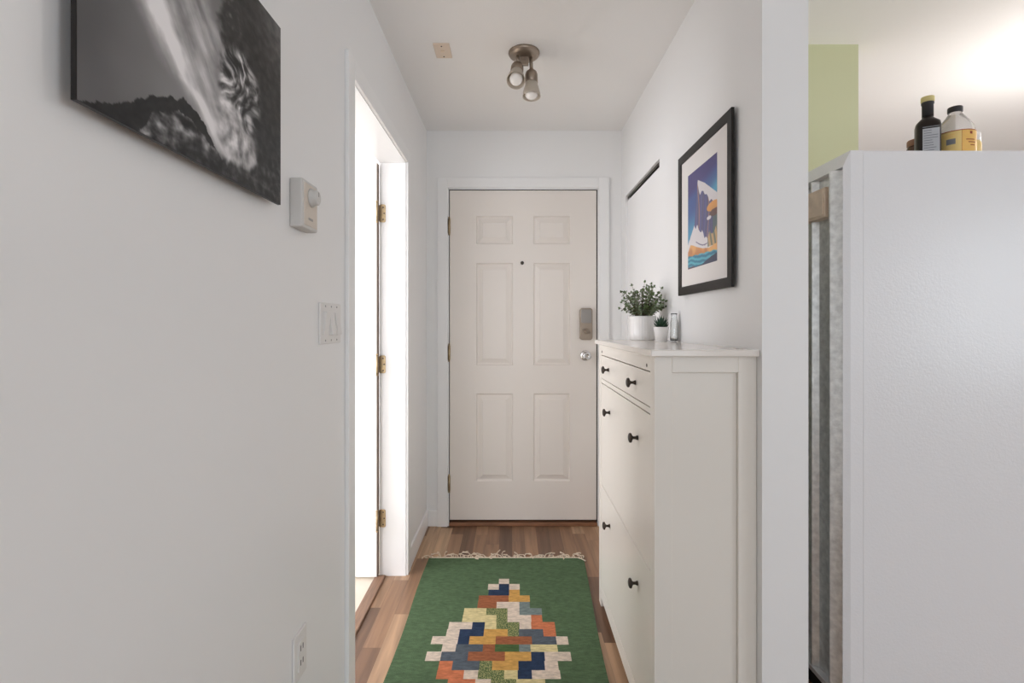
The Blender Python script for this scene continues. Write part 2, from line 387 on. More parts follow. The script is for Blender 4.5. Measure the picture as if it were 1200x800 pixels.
def lerp(a, b, t): t = max(0, min(1, t)); return tuple(x+(y-x)*t for x, y in zip(a, b))
def sm(a, b, x): t = max(0, min(1, (x-a)/(b-a))); return t*t*(3-2*t)
def pl(pts, x):
    if x <= pts[0][0]: return pts[0][1]
    for (a, p), (b, q) in zip(pts, pts[1:]):
        if x <= b: return p+(q-p)*(x-a)/(b-a)
    return pts[-1][1]
def waterfall(u, v):
    g = 90+24*sm(0, .35, u)+16*fbm(u*2.2, v*2.2, 3, 2)-22*sm(.45, 1, v)*(1-u)
    wx = u+.03*fbm(u*5, v*5, 4, 31); 
    lx = pl([(0.08, .55), (.18, .47), (.25, .40), (.3, .33), (.41, .24), (.47, .19), (1, .0)], v)
    rx = pl([(0.08, .80), (.19, .74), (.32, .60), (.42, .54), (.6, .56), (.66, .5), (1, .44)], v)
    st = fbm(u*13+v*7, v*3.5, 5, 5)+.5*fbm(u*9, v*9, 4, 15)
    # falling plume drifting right on its way down
    d = sm(lx-.07, lx+.06, wx)*(1-sm(rx-.05, rx+.05, wx))
    core = math.exp(-((wx-(lx+.07))/.055)**2)
    g = g+(140+46*st+62*core-g)*d
    # dark cliff on the right
    cl = pl([(0, .86), (.16, .82), (.33, .76), (.5, .64), (.6, .58), (.7, .555), (.85, .6), (1, .66)], v)
    k = sm(cl-.03, cl+.025, u+.035*fbm(u*14, v*14, 4, 9))
    rock = 38+22*fbm(u*24, v*24, 5, 1)+46*sm(.55, 1, v)*sm(.75, 1, u)
    g = g+(rock-g)*k
    # dark upper crag with streaks of water
    e = ((u-.64)/.07)**2+((v-.78)/.12)**2
    g = g+(44+70*max(0, fbm(u*30, v*30, 5, 12))-g)*(1-sm(.5, 1.1, e))*.8
    # spray-covered rock face
    e = ((u-.69)/.14)**2+((v-.45)/.2)**2
    t = fbm(u*24+3*fbm(u*5, v*5, 2, 1), v*17, 6, 3)
    g = g+(92+190*t-g)*(1-sm(.5, 1.35, e))*.85
    e = ((u-.62)/.10)**2+((v-.30)/.07)**2
    g = g+(176+70*fbm(u*16, v*16, 5, 14)-g)*(1-sm(.3, 1.2, e))*.85
    e = ((u-.67)/.15)**2+((v-.19)/.10)**2
    g = g+(158+110*fbm(u*18, v*11, 5, 4)-g)*(1-sm(.2, 1.1, e))*.85
    # near ridges, bottom left
    rd = pl([(0, .0), (.1, .045), (.16, .09), (.23, .15), (.29, .185), (.38, .225), (.43, .205), (.48, .17), (.52, .11), (.6, .05), (.8, .02)], u)+.014*fbm(u*40, 0, 4, 8)
    if v < rd and u < .62:
        low = pl([(0, -.1), (.18, -.02), (.24, .09), (.30, .135), (.39, .17), (.5, .1)], u)+.02*fbm(u*22, 3, 3, 5)
        g = 34+10*fbm(u*30, v*30, 3) if v > low else 78+85*fbm(u*22, v*26, 6, 6)
    # dark foreground rocks along the lower edge
    fg = pl([(0, -.1), (.25, -.02), (.32, .03), (.45, .08), (.6, .065), (.75, .10), (.87, .17), (1, .3)], u)+.03*fbm(u*22, v*9, 4, 7)
    k = 1-sm(fg-.03, fg+.03, v)
    g = g+(42+46*fbm(u*26, v*26, 5, 2)-g)*k
    g = 30+(g-34)*1.25
    g = max(12, min(236, g))
    return (g*1.0, g*.99, g*.995)
pw = thing('wall_picture', 'frameless black and white waterfall photograph panel floating off the left wall', 'picture', (-.5035, .8475, 1.5))
bm = bmesh.new(); bx(bm, -.507, -.5004, .588, 1.107, 1.5, 1.882); obj('panel', bm, 'frame', pw)
M['photo'] = attr_mat('photo_ink', .3, .25)
colour_grid('print', pw, 300, 220, lambda u, v: Vector((-.5, .5885+.518*u, 1.5005+.381*v)), waterfall, M['photo'], True)
for z0, z1 in ((1.8, 1.83), (1.55, 1.57)): box('hanging_rail', (XL, -.507, .65, 1.045, z0, z1), 'grey', pw)

# thermostat
th = thing('thermostat', 'small beige box thermostat with round dial on left wall beside the doorway', 'thermostat', (-.51, 1.26, 1.474))
box('housing', (XL, -.496, 1.2115, 1.307, 1.474, 1.591), 'therm', th, bevel=.004)
box('face_plate', (-.498, -.4945, 1.222, 1.3, 1.482, 1.583), mat('thermostat_face', (212, 202, 190), .5), th, bevel=.001)
bm = bmesh.new(); lathe(bm, [(.023, 0), (.023, .004), (.019, .006), (.018, .016), (.015, .018)], (-.4945, 1.262, 1.553), (1, 0, 0), 32)
dl = obj('dial', bm, 'therm', th)
bm = bmesh.new(); bx(bm, -.4765, -.4755, 1.2612, 1.2628, 1.556, 1.567); obj('pointer', bm, 'grey', dl)
bm = bmesh.new()
for k in range(4): bx(bm, -.4946, -.4941, 1.245+k*.007, 1.2495+k*.007, 1.496, 1.502)
obj('marking', bm, 'grey', th)

# triple rocker switch
sw = thing('light_switch', 'white triple rocker light switch plate on left wall below the thermostat', 'light switch', (-.52, 1.476, 1.189))
box('wall_plate', (XL, -.521, 1.392, 1.560, 1.187, 1.303), 'white', sw, bevel=.003)
for k in range(3):
    yc = 1.43+k*.046
    bm = bmesh.new(); v = bx(bm, -.5215, -.5165, yc-.0165, yc+.0165, 1.212, 1.278)
    for q in v:
        if q.co.x > -.52: q.co.x += (.006 if q.co.z < 1.25 else -.002) if k else (-.002 if q.co.z < 1.25 else .006)
    obj('rocker', bm, 'white', sw, bevel=.001)
for k in range(3):
    for z in (1.197, 1.293): bm = bmesh.new(); lathe(bm, [(.003, 0), (.0025, .001)], (-.521, 1.43+k*.046, z), (1, 0, 0), 10); obj('screw', bm, 'grey', sw)
# outlet
ol = thing('wall_outlet', 'white power outlet plate low on the left wall', 'outlet', (-.52, 1.2625, .37))
box('wall_plate', (XL, -.5205, 1.225, 1.30, .370, .487), 'white', ol, bevel=.003)
bm = bmesh.new(); rounded(bm, -.521, -.518, 1.245, 1.28, .394, .463, .002, axis='x'); s_ = obj('socket', bm, 'white', ol)
for zc in (.411, .446):
    for y in (1.2545, 1.2675): box('slot', (-.518, -.5176, y, y+.003, zc-.005, zc+.008), 'dark', s_)

# ------------------------------------------------------------------ ceiling objects
cl = thing('ceiling_light', 'two-headed brushed nickel spotlight with frosted shades on hall ceiling', 'ceiling light', (.053, 2.25, H))
bm = bmesh.new(); lathe(bm, [(.068, 0), (.069, -.006), (.064, -.016), (.05, -.024), (.02, -.026)], (.053, 2.25, H)); obj('canopy', bm, 'nickel', cl)
bm = bmesh.new(); bx(bm, .036, .072, 2.235, 2.25, H-.062, H-.022); lathe(bm, [(.006, 0), (.004, .006)], (.052, 2.235, H-.035), (0, -1, 0), 12); obj('bracket', bm, 'nickel', cl, bevel=.002)
def spot_head(top, d, ln):
    top = Vector(top); d = Vector(d).normalized()
    bm = bmesh.new(); lathe(bm, [(.006, 0), (.016, .002), (.024, .009), (.0275, .02), (.028, .058), (.025, .06)], top, d, 28)
    h = obj('lamp_head', bm, 'nickel', cl)
    bm = bmesh.new(); lathe(bm, [(.0255, .056), (.0285, .07), (.034, .09), (.038, .11), (.040, .122), (.038, .122), (.032, .09), (.0265, .07), (.023, .058)], top, d, 32); obj('lamp_shade', bm, 'frost', h)
    bm = bmesh.new(); lathe(bm, [(.014, .06), (.016, .075), (.026, .095), (.0285, .108), (.026, .119), (.018, .127), (.006, .130)], top, d, 28); obj('bulb', bm, 'bulb', h)
    return h
for sx, y, tx, d in ((.025, 2.235, .024, (-.06, -.55, -.8)), (.083, 2.25, .085, (.0, -.12, -1))):
    bm = bmesh.new(); zt = H-.062 if sx < .05 else H-.078
    tube(bm, [(sx, y, H-.015), (tx, y, zt)], .0075, 12); lathe(bm, [(.003, -.009), (.008, -.006), (.008, .006), (.003, .009)], (tx, y, zt+.002), (1, 0, 0), 12); obj('stem', bm, 'nickel', cl)
    spot_head((tx, y+.0, zt-.002), d, .06)
pc = thing('ceiling_plate', 'small beige cover plate on the hall ceiling', 'cover plate', (-.302, 2.232, H))
bm = bmesh.new(); bx(bm, -.337, -.267, 2.174, 2.29, H-.006, H); obj('plate', bm, 'beige', pc, bevel=.002)
bm = bmesh.new(); bx(bm, -.31, -.294, 2.222, 2.236, H-.0085, H-.006); obj('socket', bm, 'tan', pc)
for y in (2.19, 2.274): bm = bmesh.new(); lathe(bm, [(.0035, 0), (.003, .0015)], (-.302, y, H-.006), (0, 0, -1), 10); obj('screw', bm, 'bronze', pc)

# ------------------------------------------------------------------ framed print, right wall
FY0, FY1, FZ0, FZ1 = 1.529, 2.02, 1.354, 1.892
def mountain(u, v):
    n1 = fbm(u*4, v*4, 3, 11)
    top, mid, low = (62, 54, 116), (60, 88, 150), (72, 150, 190)
    c = lerp(low, mid, sm(.35, .62, v-.12*u)) if v < .7 else lerp(mid, top, sm(.7, .82, v-.12*u))
    sk = math.exp(-((v-(.48+.2*u))/.10)**2)*sm(.3, 1, u); c = lerp(c, (96, 190, 214), sk*.8)
    wob = .012*math.sin(u*22)+.01*n1
    ridge = pl([(0, .26), (.01, .27), (.25, .44), (.32, .69), (.37, .88), (.61, .80), (1, .63)], u)
    if v < ridge:
        cut = pl([(.33, .87), (.45, .72), (.57, .735), (.63, .68), (.73, .645), (.76, .6), (.94, .565), (1, .5)], u)+.012*math.sin(u*40)
        if u > .36 and v > cut: c = (228, 224, 226)
        else:
            s = (u*7+.25*math.sin(v*6)+.15*n1) % 1.0
            c = lerp((78, 78, 132), (120, 128, 172), s) if s < .55 else lerp((60, 66, 104), (100, 96, 130), s)
            if .18 < (u*3.1+.1*math.sin(v*9)) % 1 < .26: c = (168, 128, 112)
            if u > .86 and v < .5: c = (88, 108, 112)
        # shelf of orange rock above a dark hollow
        e = ((u-.88)/.2)**2+((v-.53)/.045)**2
        if e < 1: c = lerp((236, 170, 92), (216, 150, 84), (.57-v)*9)
        e = ((u-.93)/.16)**2+((v-.465)/.035)**2
        if e < 1: c = (104, 74, 70)
        e = ((u-.75)/.07)**2+((v-.435)/.018)**2
        if e < 1: c = (228, 224, 226)
    apron = pl([(0, .29), (.1, .37), (.22, .44), (.3, .40), (.36, .42), (.45, .33), (.52, .35), (.6, .27), (.7, .25), (.78, .31), (.86, .26), (1, .34)], u)+.008*math.sin(u*60)
    if v < apron and v < ridge:
        c = (230, 226, 228)
        if u > .7 and v > .16: 
            s = (u*9+v*4) % 1; c = (120, 126, 110) if s < .45 else (206, 170, 120)
        if abs(v-(.245-.05*math.sin((u-.35)*6))) < .006 and .3 < u < .7: c = (130, 120, 150)
    org = pl([(0, .18), (.1, .25), (.2, .235), (.35, .2), (.55, .165), (.75, .15), (1, .17)], u)
    if v < org: c = lerp((240, 182, 112), (202, 132, 82), sm(.1, .24, org-v+.1+.15*n1))
    lk = .135-.03*u+.004*math.sin(u*30)
    if v < lk:
        c = lerp((38, 116, 148), (92, 186, 204), .5+.5*math.sin(v*120+u*9+3*n1))
        if v < .06*sm(.45, 1, u)+.01*n1+.02*u: c = (50, 56, 84)
        if v < .02 and u < .25: c = (96, 70, 90)
    return lerp(tuple(max(0, min(255, x*1.05)) for x in c), (130, 126, 134), .12)
fp = thing('framed_print', 'black-framed colourful mountain print with wide white mat on the right wall', 'picture', (.665, 1.7745, FZ0))
fw = .032
bm = bmesh.new()
# mitred frame: outer/inner outline extruded from wall side to front
def frame_mesh(bm, xa, xb, y0, y1, z0, z1, w_):
    O = [(y0, z0), (y1, z0), (y1, z1), (y0, z1)]; I = [(y0+w_, z0+w_), (y1-w_, z0+w_), (y1-w_, z1-w_), (y0+w_, z1-w_)]
    R = {(k, x): [bm.verts.new((x, *p)) for p in (O if k else I)] for k in (0, 1) for x in (xa, xb)}
    for i in range(4):
        j = (i+1) % 4
        bm.faces.new((R[1, xa][i], R[1, xa][j], R[0, xa][j], R[0, xa][i])); bm.faces.new((R[1, xb][i], R[1, xb][j], R[0, xb][j], R[0, xb][i]))
        bm.faces.new((R[1, xa][i], R[1, xa][j], R[1, xb][j], R[1, xb][i])); bm.faces.new((R[0, xa][i], R[0, xa][j], R[0, xb][j], R[0, xb][i]))
frame_mesh(bm, .655, .665, FY0, FY1, FZ0, FZ1, fw); obj('frame', bm, 'frame', fp, bevel=.0015)
box('mat_board', (.6595, .664, FY0+fw-.003, FY1-fw+.003, FZ0+fw-.003, FZ1-fw+.003), 'mat', fp)
M['ink2'] = attr_mat('print_ink', .35)
colour_grid('print', fp, 150, 190, lambda u, v: Vector((.6590, 1.917-.272*u, 1.447+.349*v)), mountain, M['ink2'], True)
box('hanging_strip', (.665, XR, FY0+.02, FY1-.02, FZ1-.09, FZ1-.07), 'grey', fp)

# ------------------------------------------------------------------ shoe cabinet
CX0, CX1, KY0, KY1, KH = .392, .674, 1.41, 2.305, 1.154
sh = thing('shoe_cabinet', 'tall narrow white shoe cabinet with round dark knobs against the right wall', 'cabinet', (.533, 1.86, 0))
box('cabinet_top', (.377, .674, 1.391, 2.33, KH, KH+.019), 'cabtop', sh, bevel=.003)
sw_ = .045
bm = bmesh.new()
for (a, b) in ((KY0, KY0+.02), (KY1-.02, KY1)):      # side frames with sunken panel
    bx(bm, CX0, CX0+sw_+.004, a, b, 0, KH); bx(bm, CX1-sw_-.006, CX1, a, b, 0, KH)
    bx(bm, CX0+sw_+.004, CX1-sw_-.006, a, b, KH-.045, KH); bx(bm, CX0+sw_+.004, CX1-sw_-.006, a, b, .04, .1)
    bx(bm, CX0+sw_+.004, CX1-sw_-.006, a+(.010 if a == KY0 else 0), b-(0 if a == KY0 else .010), .1, KH-.045)
bx(bm, CX1-.008, CX1-.001, KY0+.02, KY1-.02, .04, KH)              # back
bx(bm, CX0, CX0+.018, KY0+.02, KY0+.044, 0, KH); bx(bm, CX0, CX0+.018, KY1-.05, KY1-.02, 0, KH)   # front stiles
bx(bm, CX0, CX0+.018, KY0+.044, KY1-.05, 1.109, KH)              # top rail
bx(bm, CX0+.002, CX0+.02, KY0+.044, KY1-.05, .987, 1.004)               # mid rail
bx(bm, CX0+.002, CX0+.02, KY0+.044, KY1-.05, .541, .546)
bx(bm, CX0, CX0+.018, KY0+.044, KY1-.05, .04, .094)                # bottom rail
bx(bm, CX0+.02, CX1-.01, KY0+.02, KY1-.02, .05, .065)              # bottom board
obj('carcass', bm, 'cab', sh, bevel=.0015)
bm = bmesh.new(); bx(bm, CX0+.03, CX0+.034, KY0+.02, KY1-.02, .07, KH-.002); obj('inner_shadow_board', bm, 'cab', sh)
for y in (1.489, 2.227): bm = bmesh.new(); lathe(bm, [(.005, 0), (.005, .001), (.003, .0015)], (CX0, y, 1.123), (-1, 0, 0), 12); obj('screw_cap', bm, 'bronze', sh)
fy0, fy1 = KY0+.0465, KY1-.0525
def knob(y, z, p):
    bm = bmesh.new(); lathe(bm, [(.0075, 0), (.0065, .004), (.0045, .008), (.0045, .014), (.008, .018), (.0145, .0205), (.0155, .0235), (.014, .027), (.008, .0295), (.001, .030)], (CX0+.001, y, z), (-1, 0, 0), 24)
    return obj('knob', bm, 'bronze', p)
dr = box('drawer', (CX0+.001, CX0+.02, fy0, fy1, 1.0075, 1.1055), 'cab', sh, bevel=.001)
knob(1.63, 1.057, dr); knob(2.08, 1.057, dr)
f1 = box('tilt_door', (CX0+.001, CX0+.02, fy0, fy1, .5485, .984), 'cab', sh, bevel=.001)
knob(1.60, .888, f1); knob(2.055, .888, f1)
f2 = box('tilt_door', (CX0+.001, CX0+.02, fy0, fy1, .097, .5385), 'cab', sh, bevel=.001)
knob(1.60, .434, f2); knob(2.055, .434, f2)

# ------------------------------------------------------------------ things on the cabinet
ZT = KH+.019
pp = thing('potted_plant', 'bushy small-leaved green plant in a ribbed white ceramic pot on shoe cabinet', 'plant', (.573, 2.25, ZT))
def ribs(p, r, a): 
    k = 1+.012*math.cos(a*30) if r > .04 else 1
    return Vector((p.x*k, p.y*k, p.z))
bm = bmesh.new(); lathe(bm, [(.05, 0), (.054, .004), (.0555, .03), (.0565, .09), (.0585, .094), (.0585, .104), (.055, .106), (.052, .1), (.05, .086), (.01, .085)], (.573, 2.25, ZT), n=120, squash=ribs); obj('pot', bm, 'ceramic', pp)
bm = bmesh.new(); lathe(bm, [(.049, .0), (.049, .012)], (.573, 2.25, ZT+.082)); obj('soil', bm, 'soil', pp)
bm = bmesh.new()
for k in range(60):
    a = random.random()*2*PI; r = .044*math.sqrt(random.random()); s = .004+.003*random.random()
    bmesh.ops.create_icosphere(bm, subdivisions=1, radius=s, matrix=Matrix.Translation((.573+r*math.cos(a), 2.25+r*math.sin(a), ZT+.098)))
obj('pebbles', bm, 'pebble', pp)
def leaf(bm, p, d, nrm, ln, wd, mi=0):
    d = d.normalized(); s = d.cross(nrm).normalized(); nn = s.cross(d)
    pts = [p, p+d*ln*.3+s*wd*.42, p+d*ln*.65+s*wd*.45, p+d*ln-nn*ln*.1, p+d*ln*.65-s*wd*.45, p+d*ln*.3-s*wd*.42]
    mid = [p+d*ln*.35-nn*wd*.12, p+d*ln*.68-nn*wd*.12]
    v = [bm.verts.new(q) for q in pts]; m_ = [bm.verts.new(q) for q in mid]
    for f in ((v[0], v[1], m_[0]), (v[1], v[2], m_[1], m_[0]), (v[2], v[3], m_[1]), (v[3], v[4], m_[1]), (v[4], v[5], m_[0], m_[1]), (v[5], v[0], m_[0])):
        g = bm.faces.new(f); g.material_index = mi; g.smooth = True
bm = bmesh.new(); bs = bmesh.new(); rnd = random.Random(11)
base = Vector((.573, 2.25, ZT+.095))
for k in range(96):
    a = rnd.random()*2*PI; lean = rnd.uniform(.1, 1.28); rr = rnd.uniform(.005, .03)
    ln = rnd.uniform(.08, .137)*(1.0 if lean < .7 else (.72 if math.cos(a) < 0 else .92))
    st = base+Vector((rr*math.cos(a), rr*math.sin(a), 0)); pts = []
    for t in range(9):
        f = t/8; out = math.sin(lean)*ln*f*(.7+.3*f); up = math.cos(lean)*ln*f*1.0+.02*f
        p = st+Vector((math.cos(a)*out, math.sin(a)*out, up))+Vector((rnd.uniform(-1, 1), rnd.uniform(-1, 1), 0))*.003
        if p.x > .668: p.x = .668
        pts.append(p)
    tube(bs, pts, lambda f: .0012-.0006*f, 5)
    kind = 1 if rnd.random() < (.7 if math.cos(a) < -.3 else .3) else 0
    for i in range(2, 9):
        d = (pts[i]-pts[i-1]).normalized()
        for s in range(3):
            ang = rnd.random()*2*PI; side = d.orthogonal().normalized(); side.rotate(Matrix.Rotation(ang, 3, d))
            dd = side*.9+d*.45; L_ = rnd.uniform(.008, .0135)
            if (pts[i]+dd*L_).x > .67: continue
            leaf(bm, pts[i], dd, (d+Vector((rnd.uniform(-.4, .4), rnd.uniform(-.4, .4), .3))).normalized(), L_, L_*.8, kind)
    leaf(bm, pts[-1], pts[-1]-pts[-2], Vector((0, -1, .2)), .013, .009, kind)
obj('foliage', bm, ['leaf', 'leaf2'], pp); obj('stems', bs, 'stem', pp)

ps = thing('potted_succulent', 'small dark spiky succulent in a plain tapered white pot on shoe cabinet', 'plant', (.60, 2.06, ZT))
bm = bmesh.new(); lathe(bm, [(.021, 0), (.0225, .002), (.0295, .055), (.0302, .059), (.028, .059), (.027, .052), (.005, .051)], (.60, 2.06, ZT), n=40); obj('pot', bm, 'ceramic', ps)
bm = bmesh.new(); lathe(bm, [(.0265, 0), (.0265, .003)], (.60, 2.06, ZT+.05)); obj('soil', bm, 'soil', ps)
bm = bmesh.new(); rnd = random.Random(4)
for k in range(38):
    a = k*2.4; t = k/38; lean = 1.25*(1-t)+.1; ln = .034+.012*t+rnd.uniform(-.004, .004)
    p0 = Vector((.60, 2.06, ZT+.052)); d = Vector((math.cos(a)*math.sin(lean), math.sin(a)*math.sin(lean), math.cos(lean)))
    pts = [p0+d*ln*f+Vector((0, 0, .008*f*f)) for f in (0, .25, .5, .75, 1)]
    tube(bm, pts, lambda f: .0036*(.75+.6*f)*(1-f)**.6+.0003, 6)
obj('leaves', bm, 'agave', ps)

gv = bmesh.new(); lathe(gv, [(.013, 0), (.0155, .002), (.016, .02), (.016, .075), (.0125, .085), (.011, .095), (.011, .108), (.0135, .112), (.0125, .113), (.0095, .108), (.0095, .095), (.011, .084), (.0145, .074), (.0145, .02), (.013, .006), (.002, .005)], (.652, 2.06, ZT), n=32)
tag(obj('glass_bottle', gv, 'glass', loc=(.652, 2.06, ZT)), 'slim clear glass bottle against the wall behind small succulent', 'bottle')

# ------------------------------------------------------------------ rug
Y = {k: v for k, v in dict(
    green=yarn_mat('rug_green', (83, 104, 76)), W=yarn_mat('rug_white', (208, 192, 176)), N=yarn_mat('rug_navy', (44, 58, 82)),
    Y=yarn_mat('rug_gold', (194, 150, 84)), R=yarn_mat('rug_rust', (148, 92, 64)), S=yarn_mat('rug_slate', (116, 128, 126)),
    C=yarn_mat('rug_cream', (204, 190, 142)), G=yarn_mat('rug_mottled', (70, 92, 58), (150, 150, 104)), O=yarn_mat('rug_orange', (192, 116, 82)),
    B=yarn_mat('rug_steel_blue', (84, 92, 100)), D=yarn_mat('rug_mid_green', (74, 98, 60))).items()}
order = list(Y); rug_mats = [Y[k] for k in order]
rows = [[('W', 568, 640)], [('W', 492, 568), ('N', 568, 640), ('W', 640, 714)], [('N', 495, 640), ('Y', 640, 714)], [('R', 425, 636), ('Y', 636, 785)],
        [('R', 418, 552), ('W', 552, 712), ('S', 712, 785)], [('C', 322, 480), ('G', 480, 628), ('W', 628, 712), ('S', 712, 870)],
        [('C', 312, 550), ('G', 550, 628), ('W', 628, 795), ('O', 795, 872)],
        [('W', 215, 380), ('N', 380, 468), ('C', 468, 550), ('G', 550, 712), ('W', 712, 795), ('O', 795, 962)],
        [('W', 200, 290), ('N', 290, 462), ('Y', 462, 630), ('G', 630, 708), ('B', 708, 880), ('O', 880, 968)],
        [('W', 95, 280), ('N', 280, 360), ('Y', 360, 545), ('R', 545, 800), ('B', 800, 972), ('W', 972, 1055)],
        [('W', 168, 265), ('B', 265, 455), ('R', 455, 540), ('D', 540, 710), ('S', 710, 790), ('C', 790, 980)],
        [('W', 55, 160), ('B', 160, 350), ('R', 350, 610), ('Y', 610, 795), ('N', 795, 890), ('W', 890, 1075)],
        [('O', 145, 240), ('B', 240, 430), ('G', 430, 520), ('Y', 520, 705), ('N', 705, 890), ('W', 890, 985)],
        [('O', 130, 320), ('W', 320, 420), ('G', 420, 605), ('C', 605, 700), ('N', 700, 800), ('W', 800, 1000)],
        [('O', 205, 400), ('W', 400, 510), ('G', 510, 690), ('C', 690, 895)]]
bounds = [2.491, 2.441, 2.388, 2.337, 2.283, 2.232, 2.180, 2.128, 2.079, 2.031, 1.979, 1.934, 1.882, 1.832, 1.786, 1.735]
xrows = []
for k, r in enumerate(rows):      # measured strip ends converted to metres across the rug
    s = 745.2/1.242/((bounds[k]+bounds[k+1])/2)
    xrows.append([(c, (490+a/6-600)/s, (490+b/6-600)/s) for c, a, b in r])
for r in xrows[:-1][::-1]: xrows.append(r); bounds.append(bounds[-1]-.0505)
RY1, RY0 = 2.712, .76
def edge(y):
    t = (RY1-y)/(RY1-1.775); return -.440-.004*t+.004*math.sin(y*7), .375-.038*t*(1 if t < 1 else 1/t)+.004*math.sin(y*5+1)
def wave(x, y): return .0055+.0018*math.sin(y*11+x*3)*math.exp(-((y-1.97)/.06)**2)
bm = bmesh.new()
def strip(x0, x1, y0, y1, mi):
    n = max(1, int((x1-x0)/.12))
    for i in range(n):
        a = x0+(x1-x0)*i/n; b = x0+(x1-x0)*(i+1)/n
        f = bm.faces.new([bm.verts.new((x, y, wave(x, y))) for x, y in ((a, y0), (b, y0), (b, y1), (a, y1))]); f.material_index = mi
def full(y0, y1):
    n = max(1, int((y1-y0)/.05))
    for i in range(n):
        a = y0+(y1-y0)*i/n; b = y0+(y1-y0)*(i+1)/n; la, ra = edge(a); lb, rb = edge(b)
        for j in range(6):
            P = [(la+(ra-la)*j/6, a), (la+(ra-la)*(j+1)/6, a), (lb+(rb-lb)*(j+1)/6, b), (lb+(rb-lb)*j/6, b)]
            bm.faces.new([bm.verts.new((x, y, wave(x, y))) for x, y in P]).material_index = 0
full(bounds[0], RY1)
for k, r in enumerate(xrows):
    y1, y0 = bounds[k], bounds[k+1]; la, ra = edge(y0); lb, rb = edge(y1)
    for (xa, xb, ya, yb) in ((la, r[0][1], lb, r[0][1]), (r[-1][2], ra, r[-1][2], rb)):
        f = bm.faces.new([bm.verts.new((x, y, wave(x, y))) for x, y in ((xa, y0), (xb, y0), (yb, y1), (ya, y1))]); f.material_index = 0
    for c, a, b in r: strip(a, b, y0, y1, order.index(c))
full(RY0, bounds[len(xrows)])
# side skirts and underside give the weave its thickness
N = 40
for i in range(N):
    a = RY0+(RY1-RY0)*i/N; b = RY0+(RY1-RY0)*(i+1)/N
    for s in (0, 1):
        bm.faces.new([bm.verts.new(p) for p in ((edge(a)[s], a, .0005), (edge(b)[s], b, .0005), (edge(b)[s], b, wave(edge(b)[s], b)), (edge(a)[s], a, wave(edge(a)[s], a)))])
for y in (RY0, RY1): bm.faces.new([bm.verts.new(p) for p in ((edge(y)[0], y, .0005), (edge(y)[1], y, .0005), (edge(y)[1], y, .0055), (edge(y)[0], y, .0055))])
rug = thing('rug', 'green flatwoven runner rug with stepped multicoloured block pattern and cream fringe', 'rug', (-.03, 1.74, 0))
me = obj('weave', bm, rug_mats, rug)
for p in me.data.polygons: pass
rnd = random.Random(21)
for (ye, sg) in ((RY1, 1), (RY0, -1)):
    bm = bmesh.new(); l, r = edge(ye)
    tube(bm, [(l+.012+(r-l-.03)*t/20, ye+.003*sg, .005) for t in range(21)], .0038, 8)
    n = 50
    for k in range(n):
        x = l+.01+(r-l-.02)*(k+rnd.uniform(-.2, .2))/(n-1); ang = rnd.gauss(0, .5); ln = rnd.uniform(.05, .095); p = Vector((x, ye+.002*sg, .005)); pts = [p]
        cur = ang; curl = rnd.choice((-1, 1))*rnd.uniform(.15, .75)
        for t in range(8):
            cur += curl*(.25 if t < 3 else 1); p = p+Vector((math.sin(cur), math.cos(cur)*sg, 0))*ln/8
            p.z = .0045+.004*abs(math.sin(t*1.1+k)); p.x = max(l-.04, min(r+.03, p.x)); pts.append(p.copy())
        tube(bm, pts, lambda f: .0021+.0012*(f > .75), 6)
    if sg == 1: tube(bm, [(r-.03, ye, .006), (r-.012, ye-.012, .007), (r+.006, ye-.035, .006)], .003, 6)
    o = obj('fringe', bm, 'fringe', rug); o['label'] = 'cream knotted fringe'; o['kind'] = 'stuff'

# ------------------------------------------------------------------ refrigerator
GX, GY0, GY1, GZ = .988, 1.494, 2.165, 1.75
fr = thing('refrigerator', 'white refrigerator seen from its side with bare galvanised metal back', 'refrigerator', (1.33, 1.83, 0))
bm = bmesh.new(); bx(bm, GX+.035, 1.66, GY0, GY1, .06, GZ); 
obj('body', bm, 'fridge', fr, bevel=.004)
bm = bmesh.new()   # folded rim around the back, mitred at the top corners
O = [(GY0, .10), (GY1, .10), (GY1, GZ), (GY0, GZ)]; I = [(GY0+.036, .135), (GY1-.036, .135), (GY1-.036, GZ-.037), (GY0+.036, GZ-.037)]
I = [(GY0+.009, .135), (GY1-.009, .135), (GY1-.009, GZ-.045), (GY0+.009, GZ-.045)]
loops = [[bm.verts.new((x, *p)) for p in P] for P, x in ((O, GX+.036), (O, GX), (I, GX-.017), (I, GX+.03))]
for A, B in zip(loops, loops[1:]):
    for i in range(4): bm.faces.new((A[i], A[(i+1) % 4], B[(i+1) % 4], B[i]))
obj('back_rim', bm, 'fridge', fr)
bm = bmesh.new()   # folded galvanised back sheet
prof = [(GY0+.009, 1.012), (GY0+.024, .994), (GY0+.033, .985), (GY0+.052, .960), (GY0+.058, .960), (GY0+.066, .992), (GY0+.106, .994), (GY0+.158, .992), (GY0+.168, .974), (GY0+.174, .974), (GY0+.180, 1.008), (GY0+.24, 1.012)]
prof = prof+[(GY0+GY1-y, x) for y, x in prof[::-1]]
z0, z1 = .136, GZ-.046; cols = []
for y, x in prof: cols.append([bm.verts.new((x, y, z0)), bm.verts.new((x, y, z1))])
for a, b in zip(cols, cols[1:]): bm.faces.new((a[0], b[0], b[1], a[1]))
obj('back_panel', bm, 'galv', fr)
bm = bmesh.new(); bx(bm, .962, GX+.02, GY0+.08, GY0+.2, 1.573, 1.665); bx(bm, .959, .963, GY0+.088, GY0+.192, 1.581, 1.657); obj('terminal_cover', bm, 'tan', fr, bevel=.003)
box('compressor_cover', (GX+.036, GX+.3, GY0+.03, GY1-.03, .02, .06), 'dark', fr)
